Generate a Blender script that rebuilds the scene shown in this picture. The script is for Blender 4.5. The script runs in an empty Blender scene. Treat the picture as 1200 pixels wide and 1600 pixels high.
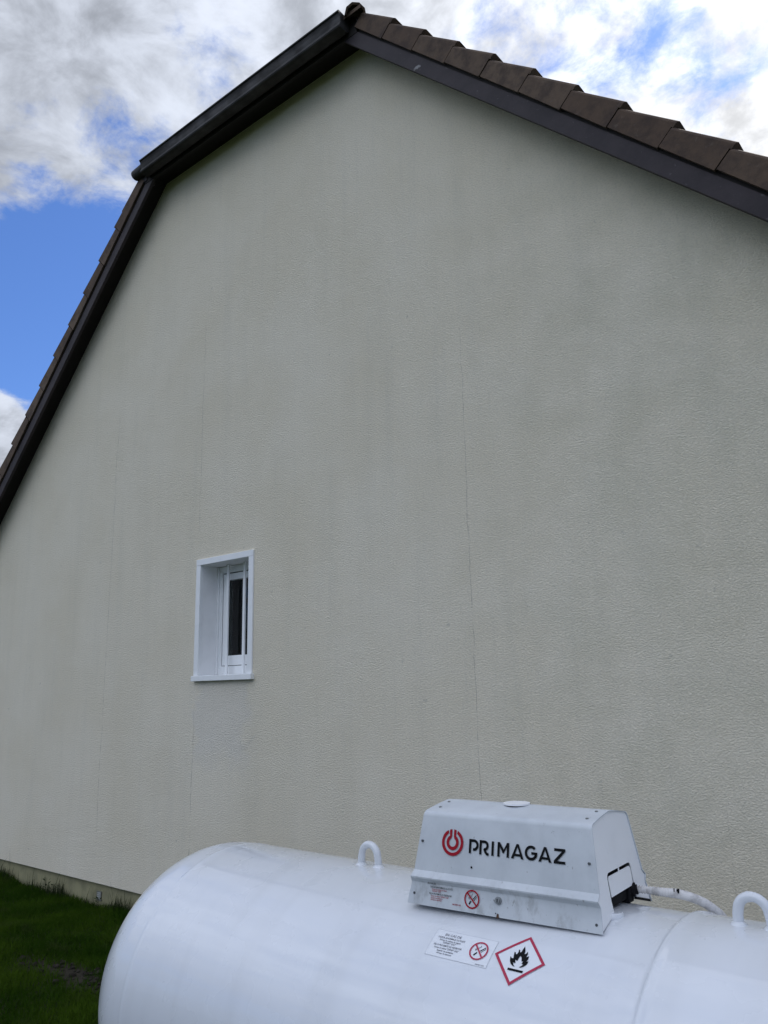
import bpy, bmesh, math, random
import numpy as np
from mathutils import Vector, Matrix

random.seed(7); rng = np.random.default_rng(7)
sc = bpy.context.scene
COL = sc.collection
R = math.radians

# ------------------------------------------------------------ camera
cam_d = bpy.data.cameras.new('camera'); cam = bpy.data.objects.new('camera', cam_d); COL.objects.link(cam)
rt = Vector((0.76756495, 0.64059182, -0.02204917)); up = Vector((0.15740628, -0.15503671, 0.9752881)); fw = Vector((-0.62134315, 0.75206764, 0.21983392))
mw = Matrix.Identity(4)
for i in range(3):
    mw[i][0] = rt[i]; mw[i][1] = up[i]; mw[i][2] = -fw[i]
mw.translation = (0, -3.8, 1.68)
cam.matrix_world = mw
cam_d.sensor_fit = 'VERTICAL'; cam_d.sensor_height = 36; cam_d.sensor_width = 27
cam_d.lens = 36 * 1230 / 1600
cam_d.clip_start = .05; cam_d.clip_end = 2000
sc.camera = cam

# ------------------------------------------------------------ world, sun, exposure
SUN = Vector((0.10, 0.70, 0.72)).normalized()
W = bpy.data.worlds.new('World'); sc.world = W; W.use_nodes = True
nt = W.node_tree; nt.nodes.clear()
class G:
    """tiny node-graph helper"""
    def __init__(s, nt): s.nt = nt
    def n(s, t, **k):
        x = s.nt.nodes.new(t)
        for a, v in k.items(): setattr(x, a, v)
        return x
    def put(s, sock, v):
        if v is None: return
        if hasattr(v, 'links') or isinstance(v, bpy.types.NodeSocket): s.nt.links.new(v, sock)
        else: sock.default_value = v
    def m(s, op, a, b=None, c=None, clamp=False):
        x = s.n('ShaderNodeMath', operation=op); x.use_clamp = clamp
        s.put(x.inputs[0], a); s.put(x.inputs[1], b)
        if c is not None: s.put(x.inputs[2], c)
        return x.outputs[0]
    def v(s, op, a, b=None, scale=None):
        x = s.n('ShaderNodeVectorMath', operation=op)
        s.put(x.inputs[0], a); s.put(x.inputs[1], b)
        if scale is not None: s.put(x.inputs['Scale'], scale)
        return x.outputs['Value'] if op in ('DOT_PRODUCT', 'LENGTH', 'DISTANCE') else x.outputs[0]
    def noise(s, vec, scale, detail=3, rough=.5, dist=0):
        x = s.n('ShaderNodeTexNoise'); s.put(x.inputs['Vector'], vec)
        x.inputs['Scale'].default_value = scale; x.inputs['Detail'].default_value = detail
        x.inputs['Roughness'].default_value = rough; x.inputs['Distortion'].default_value = dist
        return x.outputs['Fac']
    def ramp(s, f, lo, hi, a=0., b=1., smooth=True):
        x = s.n('ShaderNodeMapRange'); x.interpolation_type = 'SMOOTHSTEP' if smooth else 'LINEAR'
        s.put(x.inputs['Value'], f)
        for k, q in (('From Min', lo), ('From Max', hi), ('To Min', a), ('To Max', b)): s.put(x.inputs[k], q)
        return x.outputs[0]
    def mix(s, f, a, b, mode='MIX'):
        x = s.n('ShaderNodeMix', data_type='RGBA', blend_type=mode); x.clamp_factor = True
        s.put(x.inputs[0], f); s.put(x.inputs[6], a); s.put(x.inputs[7], b)
        return x.outputs[2]
    def sep(s, v):
        x = s.n('ShaderNodeSeparateXYZ'); s.put(x.inputs[0], v); return x.outputs
    def comb(s, a, b, c):
        x = s.n('ShaderNodeCombineXYZ'); s.put(x.inputs[0], a); s.put(x.inputs[1], b); s.put(x.inputs[2], c); return x.outputs[0]
    def bump(s, h, strength=.5, dist=.01, normal=None):
        x = s.n('ShaderNodeBump'); s.put(x.inputs['Height'], h); x.inputs['Strength'].default_value = strength
        x.inputs['Distance'].default_value = dist
        if normal is not None: s.put(x.inputs['Normal'], normal)
        return x.outputs[0]
g = G(nt)
sky = g.n('ShaderNodeTexSky', sky_type='NISHITA'); sky.sun_disc = False
sky.sun_elevation = math.asin(SUN.z); sky.sun_rotation = math.atan2(SUN.x, SUN.y)
sky.altitude = 100; sky.air_density = 1.0; sky.dust_density = .6; sky.ozone_density = 1.6
d = g.n('ShaderNodeTexCoord').outputs['Generated']
ds = g.sep(d)
zz = g.m('ADD', g.m('MAXIMUM', ds[2], 0.), .22)
P = g.comb(g.m('DIVIDE', ds[0], zz), g.m('DIVIDE', ds[1], zz), 0.)
P2 = g.v('ADD', P, (4.35, 1.7, 0.4))
n1 = g.noise(P2, 2.2, 10, .60, .15)
n2 = g.noise(g.v('ADD', P, (9.3, 2.2, 5.)), 10., 8, .64, .25)
cov = g.m('MULTIPLY_ADD', n2, .50, g.m('MULTIPLY', n1, .50))
def blob(dirv, inner, outer, amp):
    dv = Vector(dirv).normalized()
    return g.m('MULTIPLY', g.ramp(g.v('DOT_PRODUCT', d, tuple(dv)), math.cos(R(outer)), math.cos(R(inner))), amp)
bias = g.m('ADD', blob((-.80, .41, .42), 1., 9, -.29), g.m('ADD', blob((-.86, .33, .36), 2, 11, -.20), blob((-.880, .380, .285), 1.0, 5.5, .42)))
bias = g.m('ADD', bias, g.m('ADD', blob((-.70, .27, .69), 2, 13, .10), g.m('ADD', blob((-.20, .78, .58), 6, 34, .05), blob((-.46, .53, .71), 2, 8, .10))))
bias = g.m('ADD', bias, g.m('ADD', blob((-.735, .39, .555), .5, 7, -.07), g.m('ADD', blob((-.19, .745, .64), .5, 5, -.09), blob((-.29, .66, .70), .5, 6, -.06))))
cov = g.m('ADD', g.m('ADD', cov, bias), .035)
mask = g.ramp(cov, .41, .59)
glow = g.m('POWER', g.m('MAXIMUM', g.v('DOT_PRODUCT', d, tuple(SUN)), 0.), 6.)
thick = g.ramp(cov, .56, .80)
lum = g.m('MULTIPLY_ADD', g.ramp(g.noise(g.v('ADD', P, (3., 8., 1.)), 8.5, 10, .60, .3), .30, .70), 2.3, 2.4)
lum = g.m('MULTIPLY', lum, g.m('MULTIPLY', g.m('SUBTRACT', 1.0, g.m('MULTIPLY', thick, .14)), g.ramp(ds[2], .0, .34, .38, 1.)))  # clouds also dimmed towards the horizon to cut low light on wall and tank
lum = g.m('MULTIPLY', lum, g.m('ADD', g.m('MULTIPLY_ADD', glow, .95, .78), g.m('ADD', g.m('MULTIPLY', g.ramp(g.v('DOT_PRODUCT', d, tuple(SUN)), .60, -.3, 0., 3.0), g.ramp(ds[2], .20, .80)), g.ramp(ds[2], .70, .98, 0., .9))))  # extra brightness added to unseen clouds behind the camera and overhead, lights the wall
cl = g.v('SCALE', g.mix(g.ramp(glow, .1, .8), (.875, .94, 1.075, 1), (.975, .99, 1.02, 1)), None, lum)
skyc = g.v('MULTIPLY', sky.outputs[0], (.375, .520, .795))
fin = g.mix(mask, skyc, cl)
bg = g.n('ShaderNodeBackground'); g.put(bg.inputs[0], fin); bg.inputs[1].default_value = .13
wo = g.n('ShaderNodeOutputWorld'); nt.links.new(bg.outputs[0], wo.inputs[0])

sl = bpy.data.lights.new('sun', 'SUN'); so = bpy.data.objects.new('sun', sl); COL.objects.link(so)
sl.energy = 2.0; sl.angle = R(.6); sl.color = (1, .95, .87)
so.rotation_euler = SUN.to_track_quat('Z', 'Y').to_euler(); so.location = (0, 0, 30)
vs = sc.view_settings; vs.view_transform = 'Standard'; vs.look = 'None'; vs.exposure = .76; vs.gamma = 1
try: vs.use_curve_mapping = False
except Exception: pass
sc.cycles.max_bounces = 8

# ------------------------------------------------------------ helpers
WL = {}      # world location of each object's origin
def tag(o, label=None, cat=None, group=None, kind=None):
    for k, q in (('label', label), ('category', cat), ('group', group), ('kind', kind)):
        if q: o[k] = q
    return o
def empty(name, loc, label=None, cat=None, group=None):
    o = bpy.data.objects.new(name, None); COL.objects.link(o); o.location = loc; o.empty_display_size = .1
    WL[o.name] = Vector(loc); return tag(o, label, cat, group)
def link(name, me, parent, loc):
    o = bpy.data.objects.new(name, me); COL.objects.link(o)
    if parent is not None:
        o.parent = parent; o.location = Vector(loc) - WL[parent.name]
    else: o.location = loc
    WL[o.name] = Vector(loc); return o
def build(name, bm, mat, parent=None, smooth=False, ang=None):
    """bm holds world coordinates; origin is put at the centre of its box"""
    bm.normal_update()
    co = np.array([v.co[:] for v in bm.verts]); c = Vector((co.min(0) + co.max(0)) / 2)
    bmesh.ops.translate(bm, vec=-c, verts=bm.verts)
    me = bpy.data.meshes.new(name); bm.to_mesh(me); bm.free()
    for m_ in (mat if isinstance(mat, (list, tuple)) else [mat]): me.materials.append(m_)
    if smooth:
        for p in me.polygons: p.use_smooth = True
        if ang: 
            try: me.set_sharp_from_angle(angle=R(ang))
            except Exception: pass
    return link(name, me, parent, c)
def nb(): return bmesh.new()
def box(bm, x0, x1, y0, y1, z0, z1, bev=0, M=None, mi=0):
    r = bmesh.ops.create_cube(bm, size=1)
    vs_ = r['verts']
    for v in vs_: v.co = Vector(((x0 + x1) / 2 + v.co.x * (x1 - x0), (y0 + y1) / 2 + v.co.y * (y1 - y0), (z0 + z1) / 2 + v.co.z * (z1 - z0)))
    fs = list({f for v in vs_ for f in v.link_faces})
    if bev:
        es = list({e for v in vs_ for e in v.link_edges})
        rr = bmesh.ops.bevel(bm, geom=es, offset=bev, segments=2, affect='EDGES', profile=.5)
        vs_ = list({v for f in rr['faces'] for v in f.verts} | {v for v in vs_ if v.is_valid})
        fs = list({f for v in vs_ for f in v.link_faces})
    for f in fs: f.material_index = mi
    if M is not None: bmesh.ops.transform(bm, matrix=M, verts=vs_)
    return vs_
def tess(poly):
    from mathutils.geometry import tessellate_polygon
    return tessellate_polygon([[Vector((u, v, 0)) for u, v in poly]])
def prism(bm, poly, fmap, t0, t1, bev=0):
    """poly: list of 2D points, fmap(u,v,t)->world; closed solid between t0 and t1"""
    a = [bm.verts.new(fmap(u, v, t0)) for u, v in poly]; b = [bm.verts.new(fmap(u, v, t1)) for u, v in poly]
    n = len(poly)
    if n > 4:
        for tr_ in tess(poly):
            bm.faces.new([a[i] for i in tr_]); bm.faces.new([b[i] for i in reversed(tr_)])
    else: bm.faces.new(a[::-1]); bm.faces.new(b)
    for i in range(n): bm.faces.new((a[i], a[(i + 1) % n], b[(i + 1) % n], b[i]))
    bmesh.ops.recalc_face_normals(bm, faces=[f for f in bm.faces])
def tube(bm, pts, rad, seg=12, cap=True):
    pts = [Vector(p) for p in pts]; n = len(pts); rads = rad if isinstance(rad, (list, tuple)) else [rad] * n
    ref = Vector((0, 0, 1)); rings = []
    for i, p in enumerate(pts):
        t = (pts[min(i + 1, n - 1)] - pts[max(i - 1, 0)]).normalized()
        if i == 0:
            a = t.cross(ref) if abs(t.dot(ref)) < .95 else t.cross(Vector((1, 0, 0)))
        else: a = prev - t * prev.dot(t)
        a.normalize(); prev = a; b = t.cross(a)
        rings.append([bm.verts.new(p + (a * math.cos(q) + b * math.sin(q)) * rads[i]) for q in (2 * math.pi * k / seg for k in range(seg))])
    for i in range(n - 1):
        for k in range(seg): bm.faces.new((rings[i][k], rings[i][(k + 1) % seg], rings[i + 1][(k + 1) % seg], rings[i + 1][k]))
    if cap: bm.faces.new(rings[0][::-1]); bm.faces.new(rings[-1])
    bmesh.ops.recalc_face_normals(bm, faces=bm.faces[:])

def mat(name, col, rough=.6, spec=.5, f=None, coat=0, metal=0, rnd=0):
    m_ = bpy.data.materials.new(name); m_.use_nodes = True
    t = m_.node_tree; b = t.nodes['Principled BSDF']
    b.inputs['Base Color'].default_value = (*col, 1); b.inputs['Roughness'].default_value = rough
    b.inputs['Specular IOR Level'].default_value = spec; b.inputs['Metallic'].default_value = metal
    b.inputs['Coat Weight'].default_value = coat; b.inputs['Coat Roughness'].default_value = .05
    if f: f(G(t), b)
    return m_
def gpos(g): return g.n('ShaderNodeNewGeometry').outputs['Position']
def rgb(c): return (*c, 1)

# ------------------------------------------------------------ materials
def f_stucco(g, b):
    p = gpos(g); s = g.sep(p); x, z = s[0], s[2]
    base = g.mix(g.ramp(g.noise(p, 1.1, 5, .6), .3, .7), rgb((.835, .76, .60)), rgb((.89, .82, .67)))
    # rain streaks: noise stretched down the wall
    st = g.noise(g.v('MULTIPLY', p, (3.2, 1, .28)), 1.6, 5, .6)
    base = g.mix(g.ramp(st, .46, .76, 0, .09), base, rgb((.43, .435, .38)))
    st2 = g.noise(g.v('MULTIPLY', p, (14., 1, .7)), 1., 4, .6)
    base = g.mix(g.ramp(st2, .50, .80, 0, .07), base, rgb((.40, .405, .36)))
    # algae, more at the right and below the verge
    al = g.m('MULTIPLY', g.noise(p, 2.3, 6, .65), g.ramp(x, -4.2, -.8, .25, 1.0))
    base = g.mix(g.ramp(al, .25, .70, 0, .26), base, rgb((.40, .40, .275)))
    # pale repair patch under the window
    wob = g.m('MULTIPLY', g.m('SUBTRACT', g.noise(p, 5, 4, .6), .5), .5)
    px = g.m('ADD', x, wob); pz = g.m('ADD', z, wob)
    pm = g.m('MULTIPLY', g.m('MULTIPLY', g.ramp(px, -5.08, -5.0), g.ramp(px, -4.37, -4.5)), g.ramp(pz, 1.05, 1.35))
    pm = g.m('MULTIPLY', pm, g.ramp(z, 1.80, 1.74))
    base = g.mix(g.m('MULTIPLY', pm, .30), base, rgb((.73, .71, .69)))
    # scuff
    sx = g.m('DIVIDE', g.m('SUBTRACT', px, -4.43), .05); sz = g.m('DIVIDE', g.m('SUBTRACT', pz, 1.35), .03)
    sm = g.ramp(g.m('ADD', g.m('MULTIPLY', sx, sx), g.m('MULTIPLY', sz, sz)), 1.2, .2, 0, .12)
    base = g.mix(sm, base, rgb((.30, .30, .29)))
    # specks of dirt
    sp = g.noise(p, 17, 2, .5); base = g.mix(g.ramp(sp, .72, .78, 0, .35), base, rgb((.32, .32, .28)))
    # pores of the render
    por = g.noise(g.v('MULTIPLY', p, (1, 1, 1.6)), 75, 3, .6)
    base = g.mix(g.ramp(por, .56, .35, 0, .16), base, rgb((.30, .30, .26)))
    # cracks along the panel joints
    cr = None
    for (x0, x1, z0, z1, w, a, ph) in ((-5.06, -5.045, 2.85, 4.95, .0022, .45, 1.), (-5.062, -5.05, .75, 1.77, .0035, .6, 2.), (-5.075, -5.06, .15, .80, .0045, .95, 3.),
                                   (-2.50, -2.505, .80, 3.0, .0019, .60, 4.), (-2.50, -2.495, 2.5, 4.0, .002, .5, 6.), (-6.325, -6.305, .5, 4.4, .0028, .5, 5.), (-1.215, -1.205, .6, 1.35, .0020, .30, 7.), (-4.46, -4.45, 4.75, 5.15, .003, .35, 8.)):
        wv = g.noise(g.comb(ph * 3.1, ph, z), 3.5, 6, .65)
        cx = g.m('ADD', g.m('MULTIPLY', g.m('SUBTRACT', wv, .5), .05), g.ramp(z, z0, z1, x0, x1, False))
        dd = g.m('ABSOLUTE', g.m('SUBTRACT', x, cx))
        k = g.m('MULTIPLY', g.ramp(dd, w * 1.9, w * .4), g.m('MULTIPLY', g.ramp(z, z0, z0 + .15), g.ramp(z, z1, z1 - .5)))
        brk = g.ramp(g.noise(g.comb(ph, 2., z), 7, 4, .65), .38, .58, .05, 1.)
        k = g.m('MULTIPLY', k, g.m('MULTIPLY', brk, a * .62))
        cr = k if cr is None else g.m('MAXIMUM', cr, k)
    base = g.mix(cr, base, rgb((.07, .07, .06)))
    g.put(b.inputs['Base Color'], base)
    # dimpled spray texture
    w1 = g.noise(g.v('MULTIPLY', p, (1, 1, 1.45)), 96, 4, .64, .6)
    w2 = g.noise(p, 150, 2, .5); w3 = g.noise(p, 9, 3, .5)
    h = g.m('ADD', g.m('MULTIPLY', g.ramp(w1, .35, .65), 1.), g.m('ADD', g.m('MULTIPLY', w2, .35), g.m('MULTIPLY', w3, 1.2)))
    h = g.m('SUBTRACT', h, g.m('MULTIPLY', cr, 1.5))
    g.put(b.inputs['Normal'], g.bump(h, .78, .0040))
stucco = mat('stucco', (.62, .6, .54), .93, .15, f_stucco)
def f_plinth(g, b):
    p = gpos(g); s = g.sep(p)
    c = g.mix(g.ramp(g.noise(p, 6, 5, .6), .35, .7), rgb((.31, .29, .17)), rgb((.21, .20, .12)))
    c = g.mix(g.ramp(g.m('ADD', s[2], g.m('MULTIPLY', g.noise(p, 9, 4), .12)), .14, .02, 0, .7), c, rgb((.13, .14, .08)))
    g.put(b.inputs['Base Color'], c); g.put(b.inputs['Normal'], g.bump(g.noise(p, 60, 4, .6), .4, .003))
plinth_m = mat('plinth_render', (.4, .37, .27), .9, .2, f_plinth)
def f_tile(g, b):
    p = gpos(g); rn = g.n('ShaderNodeObjectInfo').outputs['Random']
    q = g.v('ADD', p, g.comb(g.m('MULTIPLY', rn, 30.), 0., 0.))
    c = g.mix(rn, rgb((.095, .062, .043)), rgb((.135, .095, .067)))
    c = g.mix(g.ramp(g.noise(q, 9, 6, .65), .38, .68, 0, .75), c, rgb((.048, .034, .029)))
    c = g.mix(g.ramp(g.noise(q, 26, 4, .6), .60, .72, 0, .5), c, rgb((.135, .105, .085)))
    c = g.mix(g.ramp(g.noise(g.v('ADD', q, (5, 5, 5)), 15, 3, .6), .70, .76, 0, .55), c, rgb((.25, .24, .20)))
    g.put(b.inputs['Base Color'], c)
    g.put(b.inputs['Normal'], g.bump(g.m('ADD', g.noise(q, 220, 3, .7), g.m('MULTIPLY', g.noise(q, 30, 3), 1.5)), .5, .002))
tile_m = mat('concrete_tile', (.1, .08, .06), .88, .3, f_tile)
def f_board(g, b):
    p = gpos(g); q = g.v('MULTIPLY', p, (1, 1, 1))
    c = g.mix(g.ramp(g.noise(q, 4, 6, .65), .35, .7), rgb((.040, .031, .035)), rgb((.024, .019, .022)))
    c = g.mix(g.ramp(g.noise(q, 33, 4, .6), .64, .72, 0, .5), c, rgb((.11, .10, .105)))
    sx = g.m('DIVIDE', g.m('SUBTRACT', g.sep(p)[0], -2.615), .035); sz = g.m('DIVIDE', g.m('SUBTRACT', g.sep(p)[2], 5.705), .02)
    e = g.m('ADD', g.m('ADD', g.m('MULTIPLY', sx, sx), g.m('MULTIPLY', sz, sz)), g.m('MULTIPLY', g.noise(p, 60, 3), 2.2))
    c = g.mix(g.ramp(e, 1.9, 1.2, 0, .55), c, rgb((.42, .42, .42)))
    g.put(b.inputs['Base Color'], c)
    g.put(b.inputs['Normal'], g.bump(g.noise(q, 40, 4, .6), .3, .002))
board_m = mat('dark_painted_wood', (.05, .04, .045), .7, .35, f_board)
def f_soffit(g, b):
    p = gpos(g)
    g.put(b.inputs['Base Color'], g.mix(g.noise(p, 5, 5, .6), rgb((.009, .007, .0065)), rgb((.018, .014, .012))))
soffit_m = mat('dark_stained_wood', (.025, .02, .018), .7, .3, f_soffit)
def f_gut(g, b):
    p = gpos(g)
    g.put(b.inputs['Base Color'], g.mix(g.ramp(g.noise(g.v('MULTIPLY', p, (1, 1, 4)), 5, 6, .65), .4, .7), rgb((.007, .006, .006)), rgb((.026, .022, .020))))
    g.put(b.inputs['Roughness'], g.ramp(g.noise(p, 8, 4), .3, .7, .55, .8))
gutter_m = mat('brown_pvc', (.04, .03, .03), .45, .5, f_gut)
def f_pvc(g, b):
    p = gpos(g)
    g.put(b.inputs['Base Color'], g.mix(g.ramp(g.noise(p, 12, 5, .6), .45, .75, 0, .35), rgb((.87, .88, .88)), rgb((.74, .75, .74))))
pvc = mat('white_pvc', (.78, .79, .80), .35, .5, f_pvc)
def f_rev(g, b):
    p = gpos(g)
    c = g.mix(g.ramp(g.noise(p, 7, 5, .6), .4, .7), rgb((.88, .88, .88)), rgb((.82, .82, .82)))
    g.put(b.inputs['Base Color'], c); g.put(b.inputs['Normal'], g.bump(g.noise(p, 90, 3), .2, .002))
reveal_m = mat('reveal_paint', (.7, .7, .68), .7, .3, f_rev)
def f_pane(g, b):
    tr = g.n('ShaderNodeBsdfTransparent'); tr.inputs[0].default_value = (.72, .76, .75, 1); gl = g.n('ShaderNodeBsdfGlossy'); gl.inputs['Roughness'].default_value = .01
    fr_ = g.n('ShaderNodeFresnel'); fr_.inputs[0].default_value = 1.5; mx = g.n('ShaderNodeMixShader')
    out = [n for n in g.nt.nodes if n.type == 'OUTPUT_MATERIAL'][0]
    g.nt.links.new(fr_.outputs[0], mx.inputs[0]); g.nt.links.new(tr.outputs[0], mx.inputs[1]); g.nt.links.new(gl.outputs[0], mx.inputs[2]); g.nt.links.new(mx.outputs[0], out.inputs[0])
pane_m = mat('window_glass', (.02, .022, .024), .04, .6, f_pane)
gasket = mat('black_rubber', (.008, .008, .009), .7, .15)
room_m = mat('dark_room', (.05, .05, .05), .9, .1)
curt_m = mat('net_curtain', (.16, .16, .155), .9, .1)
def f_tank(g, b):
    p = gpos(g); s = g.sep(p)
    c = g.mix(g.ramp(g.noise(p, 2.0, 2, .5), .3, .8, 0, .5), rgb((.70, .725, .765)), rgb((.665, .69, .73)))
    # thin dust film that rain leaves on the top and in faint streaks down the sides
    dz = g.m('MULTIPLY', g.ramp(s[2], .98, 1.14), g.ramp(g.noise(p, 5, 3, .55), .2, .8, .05, .40))
    c = g.mix(dz, c, rgb((.59, .60, .59)))
    stq = g.noise(g.v('MULTIPLY', p, (9, 1.2, 1.)), 1.4, 2, .5)
    c = g.mix(g.ramp(stq, .45, .80, 0, .16), c, rgb((.46, .47, .47)))
    vo = g.n('ShaderNodeTexVoronoi'); g.put(vo.inputs['Vector'], p); vo.inputs['Scale'].default_value = 7.5
    sz = g.m('MULTIPLY_ADD', g.ramp(g.noise(p, 11, 2), .50, .75), .033, .002)
    c = g.mix(g.ramp(vo.outputs['Distance'], sz, g.m('MULTIPLY', sz, .5), 0, .65), c, rgb((.28, .27, .26)))
    c = g.mix(g.ramp(g.noise(p, 55, 3, .7), .73, .78, 0, .6), c, rgb((.40, .39, .38)))
    g.put(b.inputs['Base Color'], c)
    g.put(b.inputs['Roughness'], g.ramp(g.noise(p, 7, 4), .3, .7, .22, .38))
    g.put(b.inputs['Normal'], g.bump(g.m('ADD', g.m('MULTIPLY', g.noise(p, 2.5, 1, .5), 2.), g.m('MULTIPLY', g.noise(p, 190, 2), .05)), .12, .01))
tank_m = mat('white_tank_paint', (.8, .8, .82), .3, .5, f_tank, coat=.7)
def f_cov(g, b):
    p = gpos(g); s = g.sep(p)
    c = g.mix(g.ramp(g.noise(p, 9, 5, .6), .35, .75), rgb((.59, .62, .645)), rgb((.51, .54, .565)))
    dirt = g.m('MULTIPLY', g.ramp(s[2], 1.20, 1.15, .15, 1.3), g.ramp(g.noise(g.v('MULTIPLY', p, (1, 1, .5)), 22, 6, .7), .48, .70, 0, .55))
    c = g.mix(dirt, c, rgb((.33, .34, .34)))
    c = g.mix(g.ramp(g.noise(g.v('MULTIPLY', p, (1, 1, .5)), 60, 4, .7), .655, .72, 0, .7), c, rgb((.22, .22, .215)))
    g.put(b.inputs['Base Color'], c)
    g.put(b.inputs['Roughness'], g.ramp(g.noise(p, 15, 4), .3, .7, .36, .55))
    g.put(b.inputs['Normal'], g.bump(g.noise(p, 4, 3), .12, .006))
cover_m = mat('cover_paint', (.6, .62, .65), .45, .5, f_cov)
def f_cov2(g, b):
    p = gpos(g)
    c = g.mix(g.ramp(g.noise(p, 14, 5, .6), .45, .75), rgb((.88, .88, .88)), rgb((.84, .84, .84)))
    c = g.mix(g.ramp(g.noise(p, 60, 4, .7), .68, .74, 0, .4), c, rgb((.4, .4, .39)))
    g.put(b.inputs['Base Color'], c)
cover_w = mat('cover_white_paint', (.75, .76, .77), .4, .5, f_cov2)
red_m = mat('print_red', (.34, .010, .022), .6, .15)
red2_m = mat('print_faded_red', (.42, .022, .065), .5, .4)
black_m = mat('print_black', (.006, .007, .008), .6, .1)
stick_m = mat('sticker_white', (.74, .76, .79), .35, .5)
steel_m = mat('dull_steel', (.30, .31, .31), .42, .5, metal=.8)
darkst = mat('dark_screw', (.09, .095, .10), .45, .5, metal=.6)
rust_m = mat('rust', (.10, .055, .035), .85, .2)
def f_hose(g, b):
    p = gpos(g)
    c = g.mix(g.ramp(g.noise(p, 40, 5, .65), .42, .68), rgb((.68, .66, .64)), rgb((.44, .42, .40)))
    g.put(b.inputs['Base Color'], c)
hose_m = mat('hose_white', (.7, .7, .68), .6, .4, f_hose)
lens_m = mat('conc', (.4, .4, .38), .9, .2)

# ------------------------------------------------------------ ground
def f_ground(g, b):
    p = gpos(g); s = g.sep(p)
    c = g.mix(g.noise(p, 3, 6, .65), rgb((.014, .026, .008)), rgb((.03, .045, .014)))
    c = g.mix(g.ramp(g.noise(p, 25, 5, .6), .5, .7), c, rgb((.03, .026, .015)))
    # bare soil
    w = g.m('MULTIPLY', g.m('SUBTRACT', g.noise(p, 9, 4), .5), .25)
    ex = g.m('DIVIDE', g.m('ADD', g.m('SUBTRACT', s[0], -5.0), w), .62); ey = g.m('DIVIDE', g.m('ADD', g.m('SUBTRACT', s[1], -.93), w), .16)
    m_ = g.ramp(g.m('ADD', g.m('MULTIPLY', ex, ex), g.m('MULTIPLY', ey, ey)), 1.3, .6)
    c = g.mix(m_, c, g.mix(g.noise(p, 40, 5, .7), rgb((.022, .019, .013)), rgb((.055, .050, .038))))
    g.put(b.inputs['Base Color'], c); g.put(b.inputs['Normal'], g.bump(g.noise(p, 40, 6, .7), .7, .02))
ground_m = mat('soil_and_turf', (.03, .04, .015), .95, .1, f_ground)
def hgt(x, y):
    return .018 * np.sin(x * 2.1 + y) * np.sin(y * 2.7 + 1.3) + .012 * np.sin(x * 5.3 + 2 * y) * np.cos(y * 4.1) + .02 * np.exp(-((y + .05) / .15) ** 2)
def far_fade(x, y): return np.clip(1 - (np.maximum(np.abs(x + 4) - 8, 0) + np.maximum(np.abs(y + 3) - 5, 0)) / 3, 0, 1)
xs = np.concatenate([[-600, -120, -30], np.linspace(-14, 5, 110), [30, 120, 600]]); ys = np.concatenate([[-600, -120, -30], np.linspace(-9, .2, 62), [3, 30, 120, 600]])
bm = nb(); gv = [[bm.verts.new((x, y, float(hgt(x, y) * far_fade(x, y)))) for x in xs] for y in ys]
for j in range(len(ys) - 1):
    for i in range(len(xs) - 1): bm.faces.new((gv[j][i], gv[j][i + 1], gv[j + 1][i + 1], gv[j + 1][i]))
gr = build('ground', bm, ground_m, None, True); tag(gr, 'dark lawn soil under the grass around the house', None, None, 'structure')

# ------------------------------------------------------------ house
house = empty('house', (-4.46, 0, 0), 'cream rendered gable wall of a house with dark clipped tiled roof', 'house')
ZT = 6.385
XL, XR, YB = -9.5, .6, 9.
wx0, wx1, wz0, wz1 = -5.012, -4.434, 1.795, 2.662
bm = nb()
cols = [XL, -5.73, wx0, wx1, -3.19, XR]; tops = [2.63, ZT, ZT, ZT, ZT, 2.59]; z0 = .19
def q(*pts): bm.faces.new([bm.verts.new(p) for p in pts])
for i in range(5):
    a, b_ = cols[i], cols[i + 1]
    if i == 2:
        q((a, 0, z0), (b_, 0, z0), (b_, 0, wz0), (a, 0, wz0)); q((a, 0, wz1), (b_, 0, wz1), (b_, 0, ZT), (a, 0, ZT))
    else:
        if i in (1, 3):
            for u, v in ((z0, wz0), (wz0, wz1), (wz1, ZT)): q((a, 0, u), (b_, 0, u), (b_, 0, v), (a, 0, v))
        else: q((a, 0, z0), (b_, 0, z0), (b_, 0, tops[i + 1]), (a, 0, tops[i]))
q((XL, .045, z0), (XR, .045, z0), (XR, 0, z0), (XL, 0, z0))
q((XR, 0, z0), (XR, YB, z0), (XR, YB, 2.59), (XR, 0, 2.59)); q((XL, YB, z0), (XL, 0, z0), (XL, 0, 2.63), (XL, YB, 2.63))
q((XR, YB, z0), (XL, YB, z0), (XL, YB, 2.63), (-5.73, YB, ZT), (-3.19, YB, ZT), (XR, YB, 2.59))
bmesh.ops.remove_doubles(bm, verts=bm.verts[:], dist=1e-4)
bmesh.ops.recalc_face_normals(bm, faces=bm.faces[:])
wall = build('wall', bm, stucco, house)
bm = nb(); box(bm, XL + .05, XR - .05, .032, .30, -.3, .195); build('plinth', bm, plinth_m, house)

# window
win = empty('window', (-4.72, 0, 1.78)); win.parent = house; win.location = Vector((-4.72, 0, 1.78)) - WL[house.name]
DEP = .30
bm = nb()
for pts in (((wx0, 0), (wx0, DEP)), ): pass
q_ = lambda *p: bm.faces.new([bm.verts.new(c) for c in p])
q_((wx0, 0, wz0), (wx0, DEP, wz0), (wx0, DEP, wz1), (wx0, 0, wz1)); q_((wx1, DEP, wz0), (wx1, 0, wz0), (wx1, 0, wz1), (wx1, DEP, wz1))
q_((wx0, 0, wz1), (wx0, DEP, wz1), (wx1, DEP, wz1), (wx1, 0, wz1)); q_((wx0, DEP, wz0), (wx0, 0, wz0), (wx1, 0, wz0), (wx1, DEP, wz0))
build('reveal', bm, reveal_m, win)
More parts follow.
